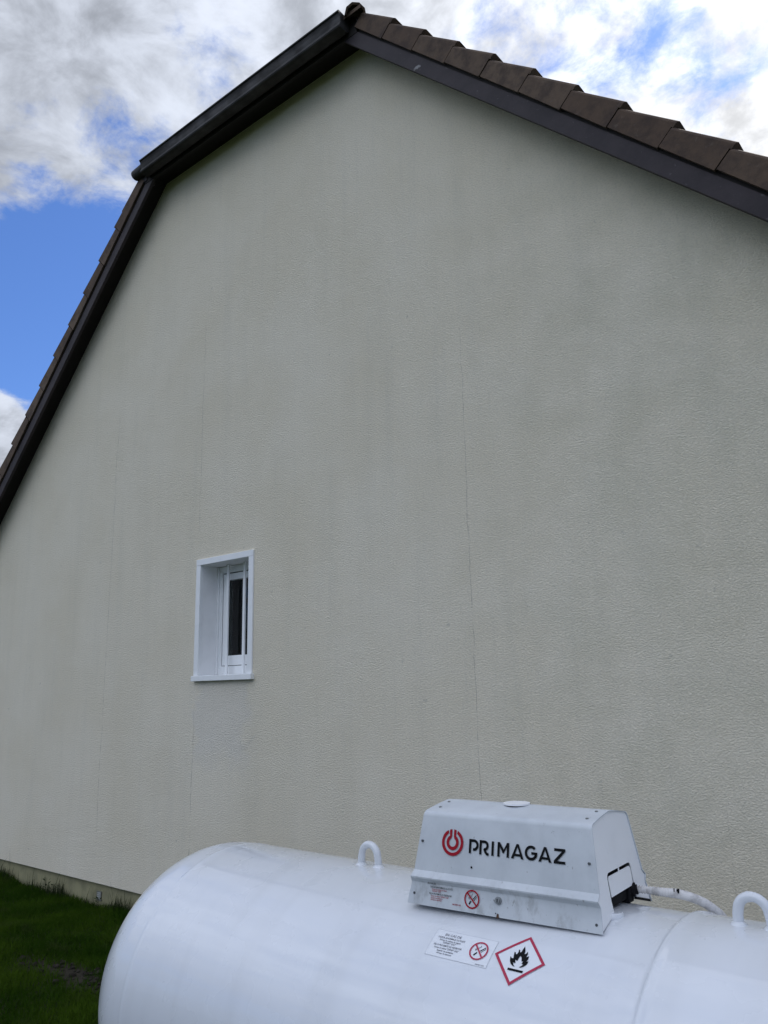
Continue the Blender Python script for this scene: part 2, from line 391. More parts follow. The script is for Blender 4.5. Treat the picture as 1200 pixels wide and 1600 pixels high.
# surround trim (four strips)
t0 = -.012
bm = nb(); box(bm, -5.060, -5.008, t0, .02, 1.812, 2.661, .002); build('trim', bm, pvc, win)
bm = nb(); box(bm, -4.438, -4.387, t0, .02, 1.812, 2.661, .002); build('trim', bm, pvc, win)
bm = nb(); box(bm, -5.060, -4.387, t0 - .001, .02, 2.6615, 2.708, .002); build('trim', bm, pvc, win)
bm = nb(); box(bm, -5.062, -4.372, -.034, .16, 1.771, 1.811, .003); build('sill', bm, pvc, win)
fy = .170
def ring4(x0, x1, z0, z1, w, y0, y1, bev=.003, wb=None, wt=None):
    wb = wb or w; wt = wt or w
    bm = nb(); box(bm, x0, x0 + w, y0, y1, z0, z1, bev); box(bm, x1 - w, x1, y0, y1, z0, z1, bev)
    box(bm, x0 + w - .001, x1 - w + .001, y0 + .001, y1 - .001, z0, z0 + wb, bev); box(bm, x0 + w - .001, x1 - w + .001, y0 + .001, y1 - .001, z1 - wt, z1, bev); return bm
fr = build('frame', ring4(wx0 + .001, wx1 - .001, 1.812, wz1 - .001, .055, fy, fy + .06, wb=.07, wt=.055), pvc, win)
bm = nb(); box(bm, wx0 + .001, wx0 + .02, fy - .012, fy + .002, 1.82, 2.655, .002); box(bm, wx0 + .03, wx0 + .045, fy - .006, fy + .002, 1.87, 2.62, .002)
build('frame_bead', bm, pvc, win)
bm = nb()
for gx_ in ((wx0 + .054, wx0 + .075, 1.882, 2.606), (wx1 - .075, wx1 - .054, 1.882, 2.606), (wx0 + .075, wx1 - .075, 1.882, 1.90), (wx0 + .075, wx1 - .075, 2.585, 2.606)): box(bm, gx_[0], gx_[1], fy + .012, fy + .03, gx_[2], gx_[3])
build('gasket', bm, gasket, win)
sash = build('sash', ring4(wx0 + .072, wx1 - .066, 1.886, 2.598, .052, fy - .004, fy + .045, wb=.075, wt=.052), pvc, win)
bm = nb(); box(bm, wx0 + .115, wx1 - .115, fy + .018, fy + .024, 1.958, 2.55); build('pane', bm, pane_m, win)
bm = nb(); q2_ = lambda *p: bm.faces.new([bm.verts.new(c) for c in p])
rx0, rx1, ry0, ry1, rz0, rz1 = wx0 + .04, wx1 - .04, fy + .065, 1.6, 1.86, 2.62
for f4 in (((rx0 - .5, ry1, rz0 - .5), (rx1 + .5, ry1, rz0 - .5), (rx1 + .5, ry1, rz1 + .3), (rx0 - .5, ry1, rz1 + .3)), ((rx0 - .5, ry0, rz0 - .5), (rx0 - .5, ry1, rz0 - .5), (rx0 - .5, ry1, rz1 + .3), (rx0 - .5, ry0, rz1 + .3)),
           ((rx1 + .5, ry1, rz0 - .5), (rx1 + .5, ry0, rz0 - .5), (rx1 + .5, ry0, rz1 + .3), (rx1 + .5, ry1, rz1 + .3)), ((rx0 - .5, ry0, rz1 + .3), (rx1 + .5, ry0, rz1 + .3), (rx1 + .5, ry1, rz1 + .3), (rx0 - .5, ry1, rz1 + .3)), ((rx0 - .5, ry0, rz0 - .5), (rx1 + .5, ry0, rz0 - .5), (rx1 + .5, ry1, rz0 - .5), (rx0 - .5, ry1, rz0 - .5))): q2_(*f4)
build('room', bm, room_m, win)
bm = nb(); cv = []
for k in range(41):
    u = k / 40; cv.append([bm.verts.new((wx0 + .09 + u * .16, fy + .085 + .012 * math.sin(u * 26) + .004 * math.sin(u * 61), z_)) for z_ in (1.88, 2.60)])
for k in range(40): bm.faces.new((cv[k][0], cv[k + 1][0], cv[k + 1][1], cv[k][1]))
build('curtain', bm, curt_m, win, True)
bm = nb()
box(bm, wx0 + .1235, wx0 + .129, fy + .010, fy + .017, 1.958, 2.55); build('glazing_seal', bm, gasket, win)
for bx in (-4.835, -4.640):
    bm = nb(); box(bm, bx - .012, bx + .012, .118, .132, 1.812, wz1 - .001, .002); build('security_bar', bm, pvc, win)

# verge tiles ------------------------------------------------
EXP = .254 * math.sqrt(2); OV = .2
def tile_mesh(sign):
    """u down slope 0..EXP (+lap above), o outward (0 at face, positive inwards), w up from rake line"""
    bm = nb()
    def f(u, w, o): return Vector((u, o, w))
    lift = .038; L0 = -.05
    wt = lambda u: .119 + lift * (u / EXP)
    th = .02
    # apron, with a slightly tapered bottom edge
    E_ = EXP - .007
    prism(bm, [(0, .004), (E_, -.002), (E_, wt(E_) - .026), (E_ - .008, wt(E_) - .022), (0, wt(0) - .024)], f, 0, .02)
    # top slab with rounded verge shoulder
    def f2(o, w, u): return Vector((u, o, w))
    n0 = len(bm.verts)
    prof = lambda u: [(.0005, wt(u) - .045), (.0, wt(u) - .020), (.006, wt(u) - .008), (.020, wt(u)), (.30, wt(u) - .004), (.30, wt(u) - .024), (.022, wt(u) - .045)]
    a = [bm.verts.new(f2(o, w, L0 * .0)) for o, w in prof(0)]; b = [bm.verts.new(f2(o, w, EXP + .004)) for o, w in prof(EXP)]
    n = len(a); bm.faces.new(a[::-1]); bm.faces.new(b)
    for i in range(n): bm.faces.new((a[i], a[(i + 1) % n], b[(i + 1) % n], b[i]))
    bmesh.ops.recalc_face_normals(bm, faces=bm.faces[:])
    me = bpy.data.meshes.new('verge_tile')
    if sign < 0:
        bmesh.ops.scale(bm, vec=(1, -1, 1), verts=bm.verts[:]); bmesh.ops.reverse_faces(bm, faces=bm.faces[:])
    bm.to_mesh(me); bm.free(); me.materials.append(tile_m); return me
mR, mL = tile_mesh(1), tile_mesh(-1)
s2 = 1 / math.sqrt(2)
def rake_tiles(side):
    if side > 0: X = Vector((s2, 0, -s2)); Z_ = Vector((s2, 0, s2)); me = mR; Y = Vector((0, 1, 0)); x0 = -2.897 - .254; n = 15; line = lambda x: 3.205 - x
    else: X = Vector((-s2, 0, -s2)); Z_ = Vector((-s2, 0, s2)); me = mL; Y = Vector((0, -1, 0)); x0 = -6.155 + .254; n = 16; line = lambda x: 12.125 + x
    for k in range(-1 if side < 0 else 0, n):
        x = x0 + side * .254 * k if k >= 0 else x0 + .12
        o = bpy.data.objects.new('verge_tile', me); COL.objects.link(o)
        jit = random.uniform(-.003, .003)
        base = Vector((x, -OV + random.uniform(-.003, .002), line(x))) + Z_ * jit
        Mx = Matrix.Identity(4)
        for i in range(3): Mx[i][0] = X[i]; Mx[i][1] = Y[i]; Mx[i][2] = Z_[i]
        Mx = Mx @ Matrix.Rotation(R(random.uniform(-.35, .35)), 4, 'Y')
        Mx.translation = base - WL[house.name]
        o.parent = house; o.matrix_local = Mx
rake_tiles(1); rake_tiles(-1)
# barge boards (real boards butted end to end), soffit
def barge(side):
    if side > 0: fm = lambda x, dz, y: Vector((x, y, 3.205 - x + dz)); xs_ = [-3.30, -.35, 1.0]
    else: fm = lambda x, dz, y: Vector((x, y, 12.125 + x + dz)); xs_ = [-5.64, -8.0, -9.9]
    for a, b_ in zip(xs_[:-1], xs_[1:]):
        bm = nb(); e = .0015 * side
        prism(bm, [(a + e, -.156), (b_ - e, -.156), (b_ - e, -.022), (a + e, -.022)], lambda u, v, t: fm(u, v, t), -.184, -.156)
        build('barge_board', bm, board_m, house)
    a, b_ = xs_[0], xs_[-1]
    bm = nb()
    prism(bm, [(a, -.028), (b_, -.028), (b_, .0), (a, .0)], lambda u, v, t: fm(u, v, t), -.1555, .004); build('rake_soffit', bm, soffit_m, house)
    # batten behind the tiles (dark slot between board and tiles)
    bm = nb(); prism(bm, [(a, -.022), (b_, -.022), (b_, .06), (a, .06)], lambda u, v, t: fm(u, v, t), -.172, -.15); build('batten', bm, soffit_m, house)
barge(1); barge(-1)
# horizontal eave of the clipped end: soffit, fascia, gutter
bm = nb(); box(bm, -5.80, -3.12, -.160, .004, 6.388, 6.41); build('eave_soffit', bm, soffit_m, house)
bm = nb(); box(bm, -5.78, -3.14, -.188, -.1605, 6.315, 6.47, .002); build('fascia_board', bm, soffit_m, house)
prof = [(-.300, 6.470), (-.308, 6.466), (-.308, 6.456), (-.298, 6.450), (-.290, 6.425), (-.283, 6.385), (-.290, 6.362), (-.297, 6.350), (-.292, 6.340), (-.270, 6.336), (-.215, 6.336), (-.195, 6.350), (-.190, 6.460),
        (-.193, 6.460), (-.198, 6.353), (-.216, 6.340), (-.268, 6.340), (-.286, 6.345), (-.280, 6.362), (-.278, 6.385), (-.286, 6.425), (-.294, 6.452), (-.295, 6.466)]
gx0, gx1 = -5.700, -3.215
bm = nb(); prism(bm, prof, lambda u, v, t: Vector((t, u, v)), gx0, gx1); gut = build('gutter', bm, gutter_m, house)
for xx in (gx0 - .006, gx1 - .0):
    bm = nb(); prism(bm, prof[:13], lambda u, v, t: Vector((t, u, v)), xx, xx + .006); build('gutter_end_cap', bm, gutter_m, house)
# rounded verge-end roll at the left corner
bm = nb(); tube(bm, [(-5.905, -.220, 6.436), (-5.890, -.220, 6.437), (-5.69, -.230, 6.438)], [.034, .050, .050], 14); build('verge_roll', bm, gutter_m, house, True, 50)
bm = nb(); box(bm, -5.875, -5.74, -.198, -.10, 6.33, 6.455, .01); build('mortar_bed', bm, board_m, house)
# hip tiles
def hip(side):
    ax = Vector((-side, 1, 1)).normalized() ; st = Vector((-3.135, -.205, 6.425)) if side > 0 else Vector((-5.62, -.02, 6.60))
    sideV = ax.cross(Vector((0, 0, 1))).normalized(); upV = sideV.cross(ax)
    for k in range(7):
        bm = nb(); a0 = st + ax * (k * .36 - .02) + upV * .0
        rows = []
        for t, rr, lift in ((0, .080, .016), (.40, .072, 0)):
            for th in (0, -.016):
                rows.append([bm.verts.new(a0 + ax * t + upV * lift + (sideV * math.cos(p) + upV * math.sin(p)) * (rr + th)) for p in np.linspace(R(-5), R(185), 6)])
        o0, i0, o1, i1 = rows
        for A, B in ((o0, o1), (i1, i0), (i0, o0), (o1, i1)):
            for j in range(5): bm.faces.new((A[j], A[j + 1], B[j + 1], B[j]))
        bm.faces.new((o0[0], o1[0], i1[0], i0[0])); bm.faces.new((o0[5], i0[5], i1[5], o1[5]))
        bmesh.ops.recalc_face_normals(bm, faces=bm.faces[:])
        build('hip_tile', bm, tile_m, house)
    bm = nb(); # mortar bed that closes the lower end
    prism(bm, [(math.cos(p) * .066 * (1 + .15 * math.sin(p * 7)), math.sin(p) * .068) for p in np.linspace(0, math.pi, 8)], lambda u, v, t: st + sideV * u + upV * (v + .01) + ax * t, .02, .10); build('mortar_bed', bm, rust_m if False else lens_m2, house)
def f_mort(g, b):
    p = gpos(g); g.put(b.inputs['Base Color'], g.mix(g.noise(p, 40, 5, .7), rgb((.025, .02, .018)), rgb((.10, .075, .06)))); g.put(b.inputs['Normal'], g.bump(g.noise(p, 60, 5, .7), 1., .01))
lens_m2 = mat('mortar', (.06, .05, .04), .95, .1, f_mort)
hip(1); hip(-1)
# roof slopes built in lapping courses
def slope(fn, n, name):
    bm = nb()
    for k in range(n): fn(bm, k)
    bmesh.ops.recalc_face_normals(bm, faces=bm.faces[:])
    o = build(name, bm, tile_m, house); o['kind'] = 'stuff'; return o
RIDX, RIDZ = -4.46, 7.865
def course(side):
    edge = 3.405 if side > 0 else 12.325
    def fn(bm, k):
        z1 = RIDZ - .254 * k; z0_ = z1 - .254
        def pt(z, y, lift): x = (edge - z) if side > 0 else (z - edge); return (x, y, z + lift)
        yf = lambda z: max(.1, -.24 + (z - 6.47) * 1.0 + .06) if z > 6.47 else .1
        a = [bm.verts.new(pt(z1, yf(z1), -.035)), bm.verts.new(pt(z1, YB + .2, -.035)), bm.verts.new(pt(z0_, YB + .2, .0)), bm.verts.new(pt(z0_, yf(z0_), .0))]
        bm.faces.new(a); c = [bm.verts.new(pt(z0_, yf(z0_), -.035)), bm.verts.new(pt(z0_, YB + .2, -.035))]
        bm.faces.new((a[3], a[2], c[1], c[0]))
    return fn
slope(course(1), 23, 'roof_slope'); slope(course(-1), 23, 'roof_slope')
def hipc(bm, k):
    z0_ = 6.45 + .254 * k; z1 = min(z0_ + .254, RIDZ); y0_ = -.25 + (z0_ - 6.45); y1_ = -.25 + (z1 - 6.45)
    hw = lambda z: max((RIDZ - z) * 1.0, .01)
    a = [bm.verts.new((RIDX - hw(z0_), y0_, z0_)), bm.verts.new((RIDX + hw(z0_), y0_, z0_)), bm.verts.new((RIDX + hw(z1), y1_, z1 - .03)), bm.verts.new((RIDX - hw(z1), y1_, z1 - .03))]
    bm.faces.new(a); c = [bm.verts.new((RIDX - hw(z0_), y0_, z0_ - .03)), bm.verts.new((RIDX + hw(z0_), y0_, z0_ - .03))]; bm.faces.new((a[1], a[0], c[0], c[1]))
slope(hipc, 6, 'roof_hip')
bm = nb(); box(bm, RIDX - .11, RIDX + .11, 1.2, YB + .2, RIDZ - .06, RIDZ + .08, .05); build('ridge_capping', bm, tile_m, house)
# small vent in the plinth
slat_m = mat('slat_grey', (.26, .27, .25), .6, .3)
vent_m = mat('vent_grey', (.16, .16, .13), .6, .3)
vt = build('vent_grille', ring4(-6.305, -6.235, .052, .125, .008, .024, .034, .0015), vent_m, house)
for k in range(4):
    bm = nb(); zc_ = .070 + k * .014
    prism(bm, [(.022, zc_ - .004), (.030, zc_ + .005), (.031, zc_ + .003), (.023, zc_ - .006)], lambda u, v, t: Vector((t, u, v)), -6.297, -6.243); build('slat', bm, slat_m, vt)
bm = nb(); box(bm, -6.298, -6.242, .0295, .0315, .060, .117); build('vent_back', bm, gasket, vt)

# ------------------------------------------------------------ gas tank
tank = empty('gas_tank', (-1.4, -1.754, 0), 'large white horizontal gas tank on legs beside the gable wall', 'gas tank')
AX = Vector((1, -.011, 0)).normalized(); A0 = Vector((0, -1.769, .656)); TR = .47
PY = Vector((0, 0, 1)).cross(AX)      # horizontal, towards the wall
PY = Vector((.011, 1, 0)).normalized()
def T(x, th, r=TR):   # th 0 = towards camera, 90 = top
    return A0 + AX * x + (-PY * math.cos(th) + Vector((0, 0, 1)) * math.sin(th)) * r
xl, xw, xr2, hd = -2.481, -.767, .45, .377
st_ = []      # (x, radius)
for a in np.linspace(math.pi / 2, 0, 26)[:-1]: st_.append((xl - hd * math.sin(a), TR * math.cos(a) + 1e-4))
def bead(x0, r0, r1, w=.009, h=.0035):
    return [(x0 - w * 2.0, r0), (x0 - w, r0 + h * .35), (x0 - w * .45, max(r0, r1) + h), (x0 + w * .45, max(r0, r1) + h), (x0 + w, r1 + h * .35), (x0 + w * 2, r1)]
st_ += [(xl, TR - .0012), (xl + .01, TR)] + bead(xl + .04, TR, TR, .007, .0015)
st_ += [(x, TR) for x in np.linspace(xl + .2, xw - .1, 9)]
TR2 = TR + .005
st_ += bead(xw, TR, TR2, .010, .0040)
st_ += [(x, TR2) for x in np.linspace(xw + .2, xr2 - .1, 5)] + [(xr2, TR2)]
for a in np.linspace(0, math.pi / 2, 18)[1:]: st_.append((xr2 + hd * math.sin(a), TR2 * math.cos(a) + 1e-4))
bm = nb(); N = 144; rows = [[bm.verts.new(T(x, 2 * math.pi * k / N, r)) for k in range(N)] for x, r in st_]
for i in range(len(rows) - 1):
    for k in range(N): bm.faces.new((rows[i][k], rows[i][(k + 1) % N], rows[i + 1][(k + 1) % N], rows[i + 1][k]))
bmesh.ops.remove_doubles(bm, verts=bm.verts[:], dist=5e-4); bmesh.ops.recalc_face_normals(bm, faces=bm.faces[:])
shell = build('shell', bm, tank_m, tank, True)
# lifting lugs
for lx, rr_ in ((-1.797, TR), (-.618, TR2)):
    bm = nb(); pts = []
    base = A0 + AX * lx + PY * .012
    zt = math.sqrt(rr_ ** 2 - .012 ** 2)
    for u, w in [(-.036, -.015), (-.036, .008), (-.0355, .022)] + [(-.0335 * math.cos(p), .030 + .0335 * math.sin(p)) for p in np.linspace(.12, math.pi - .12, 13)] + [(.0355, .022), (.037, .008), (.037, -.015)]:
        pts.append(base + AX * u + Vector((0, 0, zt + w)))
    tube(bm, pts, [.0118 + random.uniform(-.0006, .0006) for _ in pts], 14)
    lug = build('lifting_lug', bm, tank_m, tank, True)
    for sx in (-.036, .037):
        bm = nb(); tube(bm, [base + AX * sx + Vector((0, 0, zt - .004)), base + AX * sx + Vector((0, 0, zt + .002)), base + AX * sx + Vector((0, 0, zt + .007))], [.023, .018, .0125], 14); build('weld', bm, tank_m, lug, True)
# legs and slab
for lx in (-2.15, .1):
    for sy in (-1, 1):
        bm = nb(); c = A0 + AX * lx + PY * (.26 * sy)
        box(bm, c.x - .05, c.x + .05, c.y - .035, c.y + .035, .06, .33, .004); build('leg', bm, tank_m, tank)
        bm = nb(); box(bm, c.x - .08, c.x + .08, c.y - .07, c.y + .07, .05, .0595, .002); build('foot_plate', bm, tank_m, tank)
slab = nb(); box(slab, -2.55, .55, -2.25, -1.27, -.1, .05, .01); so_ = build('concrete_slab', slab, lens_m, None); tag(so_, 'grey concrete slab on the lawn underneath the gas tank', 'slab')

# valve cover ------------------------------------------------
hx, th_, Lt, Lb, wt_, wb_, zt_, za_, zb_ = -1.2052, .0626, .2464, .2769, .1265, .1769, 1.3384, 1.3555, 1.103
hy = -1.769 - .011 * hx
EX = Vector((math.cos(th_), math.sin(th_), 0)); EY = Vector((-math.sin(th_), math.cos(th_), 0)); HC = Vector((hx, hy, 0))
def HP(l, w, z): return HC + EX * l + EY * w + Vector((0, 0, z))
cov = empty('valve_cover', (hx, hy, 1.12)); cov.parent = tank; cov.location = Vector((hx, hy, 1.12)) - WL[tank.name]
Hh = math.hypot(wb_ - wt_, zt_ - zb_); eyf = (Vector((0, wb_ - wt_)) ) 
def face(u, v, o=0, side=-1):
    """front face coordinates: u along, v up the sloping face, o outward"""
    k = v / Hh; w = wb_ + (wt_ - wb_) * k; z = zb_ + (zt_ - zb_) * k
    nz = (wb_ - wt_) / Hh; nw = (zt_ - zb_) / Hh
    return HP(u, side * (w + nw * o), z + nz * o)
def halflen(z): return Lb + (Lt - Lb) * (z - zb_) / (zt_ - zb_)
# section of the folded sheet, from front bottom over the roof to back bottom: (w, z)
def sec():
    pts = []
    nz = (wb_ - wt_) / Hh; nw = (zt_ - zb_) / Hh
    def fp(v, o): k = v / Hh; return (wb_ + (wt_ - wb_) * k + nw * o, zb_ + (zt_ - zb_) * k + nz * o)
    for v, o in ((0, .003), (.02, .002), (.052, -.001), (.056, .0), (.061, .005), (.0655, .0105), (.069, .0115), (.0725, .0085), (.086, -.002), (.095, -.002), (.15, -.001), (.228, 0)): pts.append(fp(v, o))
    a = fp(.229, 0); c = (wt_ - .004, zt_ + .0015)
    for t in np.linspace(.25, 1, 4):
        p0 = Vector(a); p1 = Vector((wt_ - .0005, zt_ - .001)); p2 = Vector((wt_ - .014, zt_ + .002))
        pp = p0.lerp(p1, t).lerp(p1.lerp(p2, t), t); pts.append(tuple(pp))
    pts.append((.06, zt_ + .0105)); pts.append((.012, za_ - .0008)); 
    return pts
S_ = sec(); front = [(-w, z) for w, z in S_]; back = [(w, z) for w, z in S_][::-1]
full = front + [(0, za_)] + back
def sheet(pts, e=.0035, tks=.0022):
    bm = nb(); A, B, C_, D_ = [], [], [], []
    n = len(pts)
    for i, (w, z) in enumerate(pts):
        p0 = Vector(pts[max(i - 1, 0)]); p1 = Vector(pts[min(i + 1, n - 1)]); t = (p1 - p0).normalized(); nn = Vector((t.y, -t.x))
        if nn.dot(Vector((w, z - 1.2))) > 0: nn = -nn
        l = halflen(z) + e; wi, zi = w + nn.x * tks, z + nn.y * tks
        A.append(bm.verts.new(HP(-l, w, z))); B.append(bm.verts.new(HP(l, w, z))); C_.append(bm.verts.new(HP(-l, wi, zi))); D_.append(bm.verts.new(HP(l, wi, zi)))
    for i in range(n - 1):
        bm.faces.new((A[i], B[i], B[i + 1], A[i + 1])); bm.faces.new((C_[i + 1], D_[i + 1], D_[i], C_[i]))
        bm.faces.new((A[i], A[i + 1], C_[i + 1], C_[i])); bm.faces.new((B[i + 1], B[i], D_[i], D_[i + 1]))
    bm.faces.new((A[0], C_[0], D_[0], B[0])); bm.faces.new((A[-1], B[-1], D_[-1], C_[-1]))
    bmesh.ops.recalc_face_normals(bm, faces=bm.faces[:]); return bm
build('cover_sheet', sheet(full), cover_m, cov, True, 28)
# end panels
def endf(side):
    def f(u, v, t):    # u across (-front), v up the end plane, t thickness inward
        k = v / (za_ - zb_); l = Lb + (Lt - Lb) * k * (za_ - zb_) / (zt_ - zb_)
        return HP(side * (l - t), u, zb_ + v)
    return f
def tz(u): return .656 + math.sqrt(TR ** 2 - u * u) - zb_
outl = [(w * .985, z - zb_) for w, z in full]
body_l = [(-.172, .003)] + [(w * .985, z - zb_ - .002) for w, z in front[1:]] + [(0, za_ - zb_ - .002)] + [(w * .985, z - zb_ - .002) for w, z in back[:-1]] + [(.172, .003)]
bm = nb(); prism(bm, body_l + [(.085, .022), (0, .026), (-.085, .022)], endf(-1), 0, .002); build('end_panel', bm, cover_w, cov)
arch = [(.0845, .030), (.0845, .100), (.081, .108), (.0725, .1125), (.003, .1125), (.003, .1065), (-.003, .1065), (-.003, .1125), (-.0725, .1125), (-.081, .108), (-.0845, .100), (-.0845, .052), (-.080, .030)]
# tab bridge: the two blocks either side of the slot top are separate pieces of the same sheet
arch = [(.0845, .026), (.0845, .102), (.081, .111), (.0725, .1150), (-.0725, .1150), (-.081, .111), (-.0850, .102), (-.0850, .052), (-.080, .024)]
bm = nb(); prism(bm, body_l + arch, endf(1), 0, .002)
tabp = [(-.0770, .060), (-.0785, .098), (-.0765, .1025), (-.0715, .1065), (.0715, .1065), (.0760, .1035), (.0780, .098), (.0775, .060)]
prism(bm, tabp, endf(1), 0, .002)
prism(bm, [(-.0025, .1062), (.0025, .1062), (.0025, .1155), (-.0025, .1155)], endf(1), 0, .002)
build('end_panel', bm, cover_w, cov)
def bz(u): return .026 if abs(u) < .085 else .026 - (abs(u) - .085) * .27
bm = nb(); prism(bm, [(.078, .0245), (.172, .000), (.1735, .006), (.080, .0305)], endf(1), -.002, .005); build('edge_strip', bm, gasket, cov)
# valve gear, plus an added black block standing in for the shade inside
bm = nb()
tube(bm, [HP(.16, .01, 1.10), HP(.16, .01, 1.20)], .05, 16); tube(bm, [HP(.235, -.045, 1.125), HP(.235, -.045, 1.165)], .02, 12)
tube(bm, [HP(.0, -.02, 1.10), HP(.0, -.02, 1.22)], .07, 16); box(bm, -.10, .150, -.077, .070, 1.132, 1.21, .004, Matrix.Translation(HC) @ Matrix.Rotation(th_, 4, 'Z') @ Matrix.Translation((.11, 0, 0)))
build('valve_and_shade_block', bm, gasket, cov, True, 40)
bm = nb(); tube(bm, [HP(.235, .070, 1.150), HP(.262, .076, 1.151), HP(.272, .078, 1.151), HP(.2725, .078, 1.151), HP(.279, .080, 1.152)], [.017, .017, .017, .012, .012], 18); build('hose_collar', bm, gasket, cov, True, 40)
bm = nb(); box(bm, -.012, .012, -.018, .016, 0, .036, .003, Matrix.Translation(HP(.255, .066, 1.122)) @ Matrix.Rotation(th_, 4, 'Z')); build('clamp', bm, gasket, cov)
bm = nb(); tube(bm, [HP(.262, -.075, 1.118), HP(.262, -.075, 1.126), HP(.262, -.075, 1.131)], [.034, .033, .028], 18); build('mounting_boss', bm, tank_m, cov, True, 40)
# gas pipe
pp = [HP(.275, .079, 1.152)] + [Vector(p) for p in ((-.905, -1.650, 1.1515), (-.865, -1.642, 1.150), (-.835, -1.632, 1.1485), (-.808, -1.620, 1.142), (-.787, -1.600, 1.130), (-.772, -1.575, 1.112), (-.760, -1.54, 1.085), (-.752, -1.50, 1.04), (-.745, -1.42, .90), (-.735, -1.34, .6), (-.72, -1.31, .05), (-.72, -1.31, -.2))]
def catmull(p, n):
    out = []
    for i in range(len(p) - 1):
        a = p[max(i - 1, 0)]; b = p[i]; c = p[i + 1]; d_ = p[min(i + 2, len(p) - 1)]
        for k in range(n):
            t = k / n; out.append(.5 * ((2 * b) + (c - a) * t + (2 * a - 5 * b + 4 * c - d_) * t * t + (3 * b - a - 3 * c + d_) * t ** 3))
    return out + [p[-1]]
cp = catmull(pp, 14)
acc = 0; pts_, rd = [cp[0]], [.0090]
for i in range(1, len(cp)):
    seg = cp[i] - cp[i - 1]; nst = max(1, int(seg.length / .0016)) if acc < .12 else 1
    for k in range(1, nst + 1):
        q2 = cp[i - 1] + seg * k / nst; acc += seg.length / nst; pts_.append(q2)
        rd.append(.0084 + (.0017 * math.sin(acc / .0068 * 2 * math.pi) * max(0, min(1, (.105 - acc) / .04)) if acc < .11 else 0) + min(acc, .10) * .033)
bm = nb(); tube(bm, pts_, rd, 16); hose = build('gas_hose', bm, hose_m, tank, True)
# smudged marks wrapped on the pipe
for (s0, s1, a0, a1) in ((.092, .0965, .5, 1.5), (.101, .109, .3, 1.6), (.083, .0835, .6, 1.2), (.079, .0795, .6, 1.2)):
    bm = nb(); acc = 0; idx = []
    for i in range(1, len(pts_)):
        acc += (pts_[i] - pts_[i - 1]).length
        if s0 <= acc <= s1: idx.append(i)
    if len(idx) < 2: idx = [idx[0], idx[0] + 1] if idx else [40, 41]
    rows = []
    for j, i in enumerate(idx):
        t = (pts_[min(i + 1, len(pts_) - 1)] - pts_[i - 1]).normalized(); a = t.cross(Vector((0, 0, 1))).normalized(); b = a.cross(t)
        w_ = 1 if len(idx) < 4 else .5 + .5 * math.sin(math.pi * (j + .6) / len(idx))
        am = (a0 + a1) / 2; hw = (a1 - a0) / 2 * w_
        rows.append([bm.verts.new(pts_[i] + (a * math.cos(q3) + b * math.sin(q3)) * (rd[i] + .0009)) for q3 in np.linspace(am - hw, am + hw, 7)])
    for r0, r1 in zip(rows[:-1], rows[1:]):
        for k in range(6): bm.faces.new((r0[k], r0[k + 1], r1[k + 1], r1[k]))
    build('mark', bm, black_m, hose)

# fittings on the cover
def disc(bm, fn, u, v, r, o0, o1, n=20, ry=None):
    ry = ry or r
    prism(bm, [(u + r * math.cos(a), v + ry * math.sin(a)) for a in np.linspace(0, 2 * math.pi, n, endpoint=False)], fn, o0, o1)
for u, v in ((-.2476, .1618), (-.2609, .0271), (.2446, .1509), (.2640, .0185)):
    bm = nb(); disc(bm, face, u, v, .0034, -.001, .003, 10); build('screw', bm, darkst, cov)
for u, v in ((.2446, .1509), (.264, .0185)):
    bm = nb(); disc(bm, lambda a, b_, c: face(a, b_, c, 1), u, v, .0045, -.001, .005, 10); build('screw', bm, darkst, cov)
def roofp(u, w, o): return HP(u, w, zt_ + (za_ - zt_) * (1 - abs(w) / wt_) + .001 + o)
for u, w in ((.222, -.085), (-.222, -.085), (.222, -.02), (-.226, -.03)):
    bm = nb(); disc(bm, roofp, u, w, .0042, -.001, .002, 10); build('rivet', bm, steel_m, cov)
bm = nb(); disc(bm, face, -.0864, .109, .0026, -.001, .0008, 8); build('drilled_hole', bm, black_m, cov)
bm = nb(); disc(bm, lambda u, w, o: HP(u, w, 1.3545 + o), -.018, -.004, .037, .001, .0055, 32); build('vent_cap', bm, cover_w, cov)
bm = nb(); disc(bm, lambda u, w, o: HP(u, w, 1.3545 + o), -.018, -.004, .030, -.006, .0012, 24); build('cap_seal', bm, gasket, cov)
bm = nb(); disc(bm, face, 0, .0388, .0088, -.001, .006, 24); disc(bm, face, -.0005, .0388, .0065, .0061, .009, 20); lk = build('lock', bm, steel_m, cov, True, 35)
bm = nb(); prism(bm, [(-.0012, .0345), (.0012, .0345), (.0012, .043), (-.0012, .043)], face, .0091, .0096); build('keyhole', bm, black_m, lk)
bm = nb(); prism(bm, [(-.0125, .0398), (-.0065, .0335), (-.002, .0325), (-.004, .0405)], face, .004, .0085); build('dust_flap', bm, steel_m, lk)
bm = nb(); prism(bm, [(-.003, -.002), (.0042, -.002), (.0035, .004), (.0024, .0085), (.0012, .0065), (-.0005, .009), (-.0022, .004)], face, -.0005, .0047); build('rust_chip', bm, rust_m, cov)
bm = nb(); disc(bm, face, -.0058, .0085, .0013, .0, .0042, 8); build('rust_spot', bm, black_m, cov)

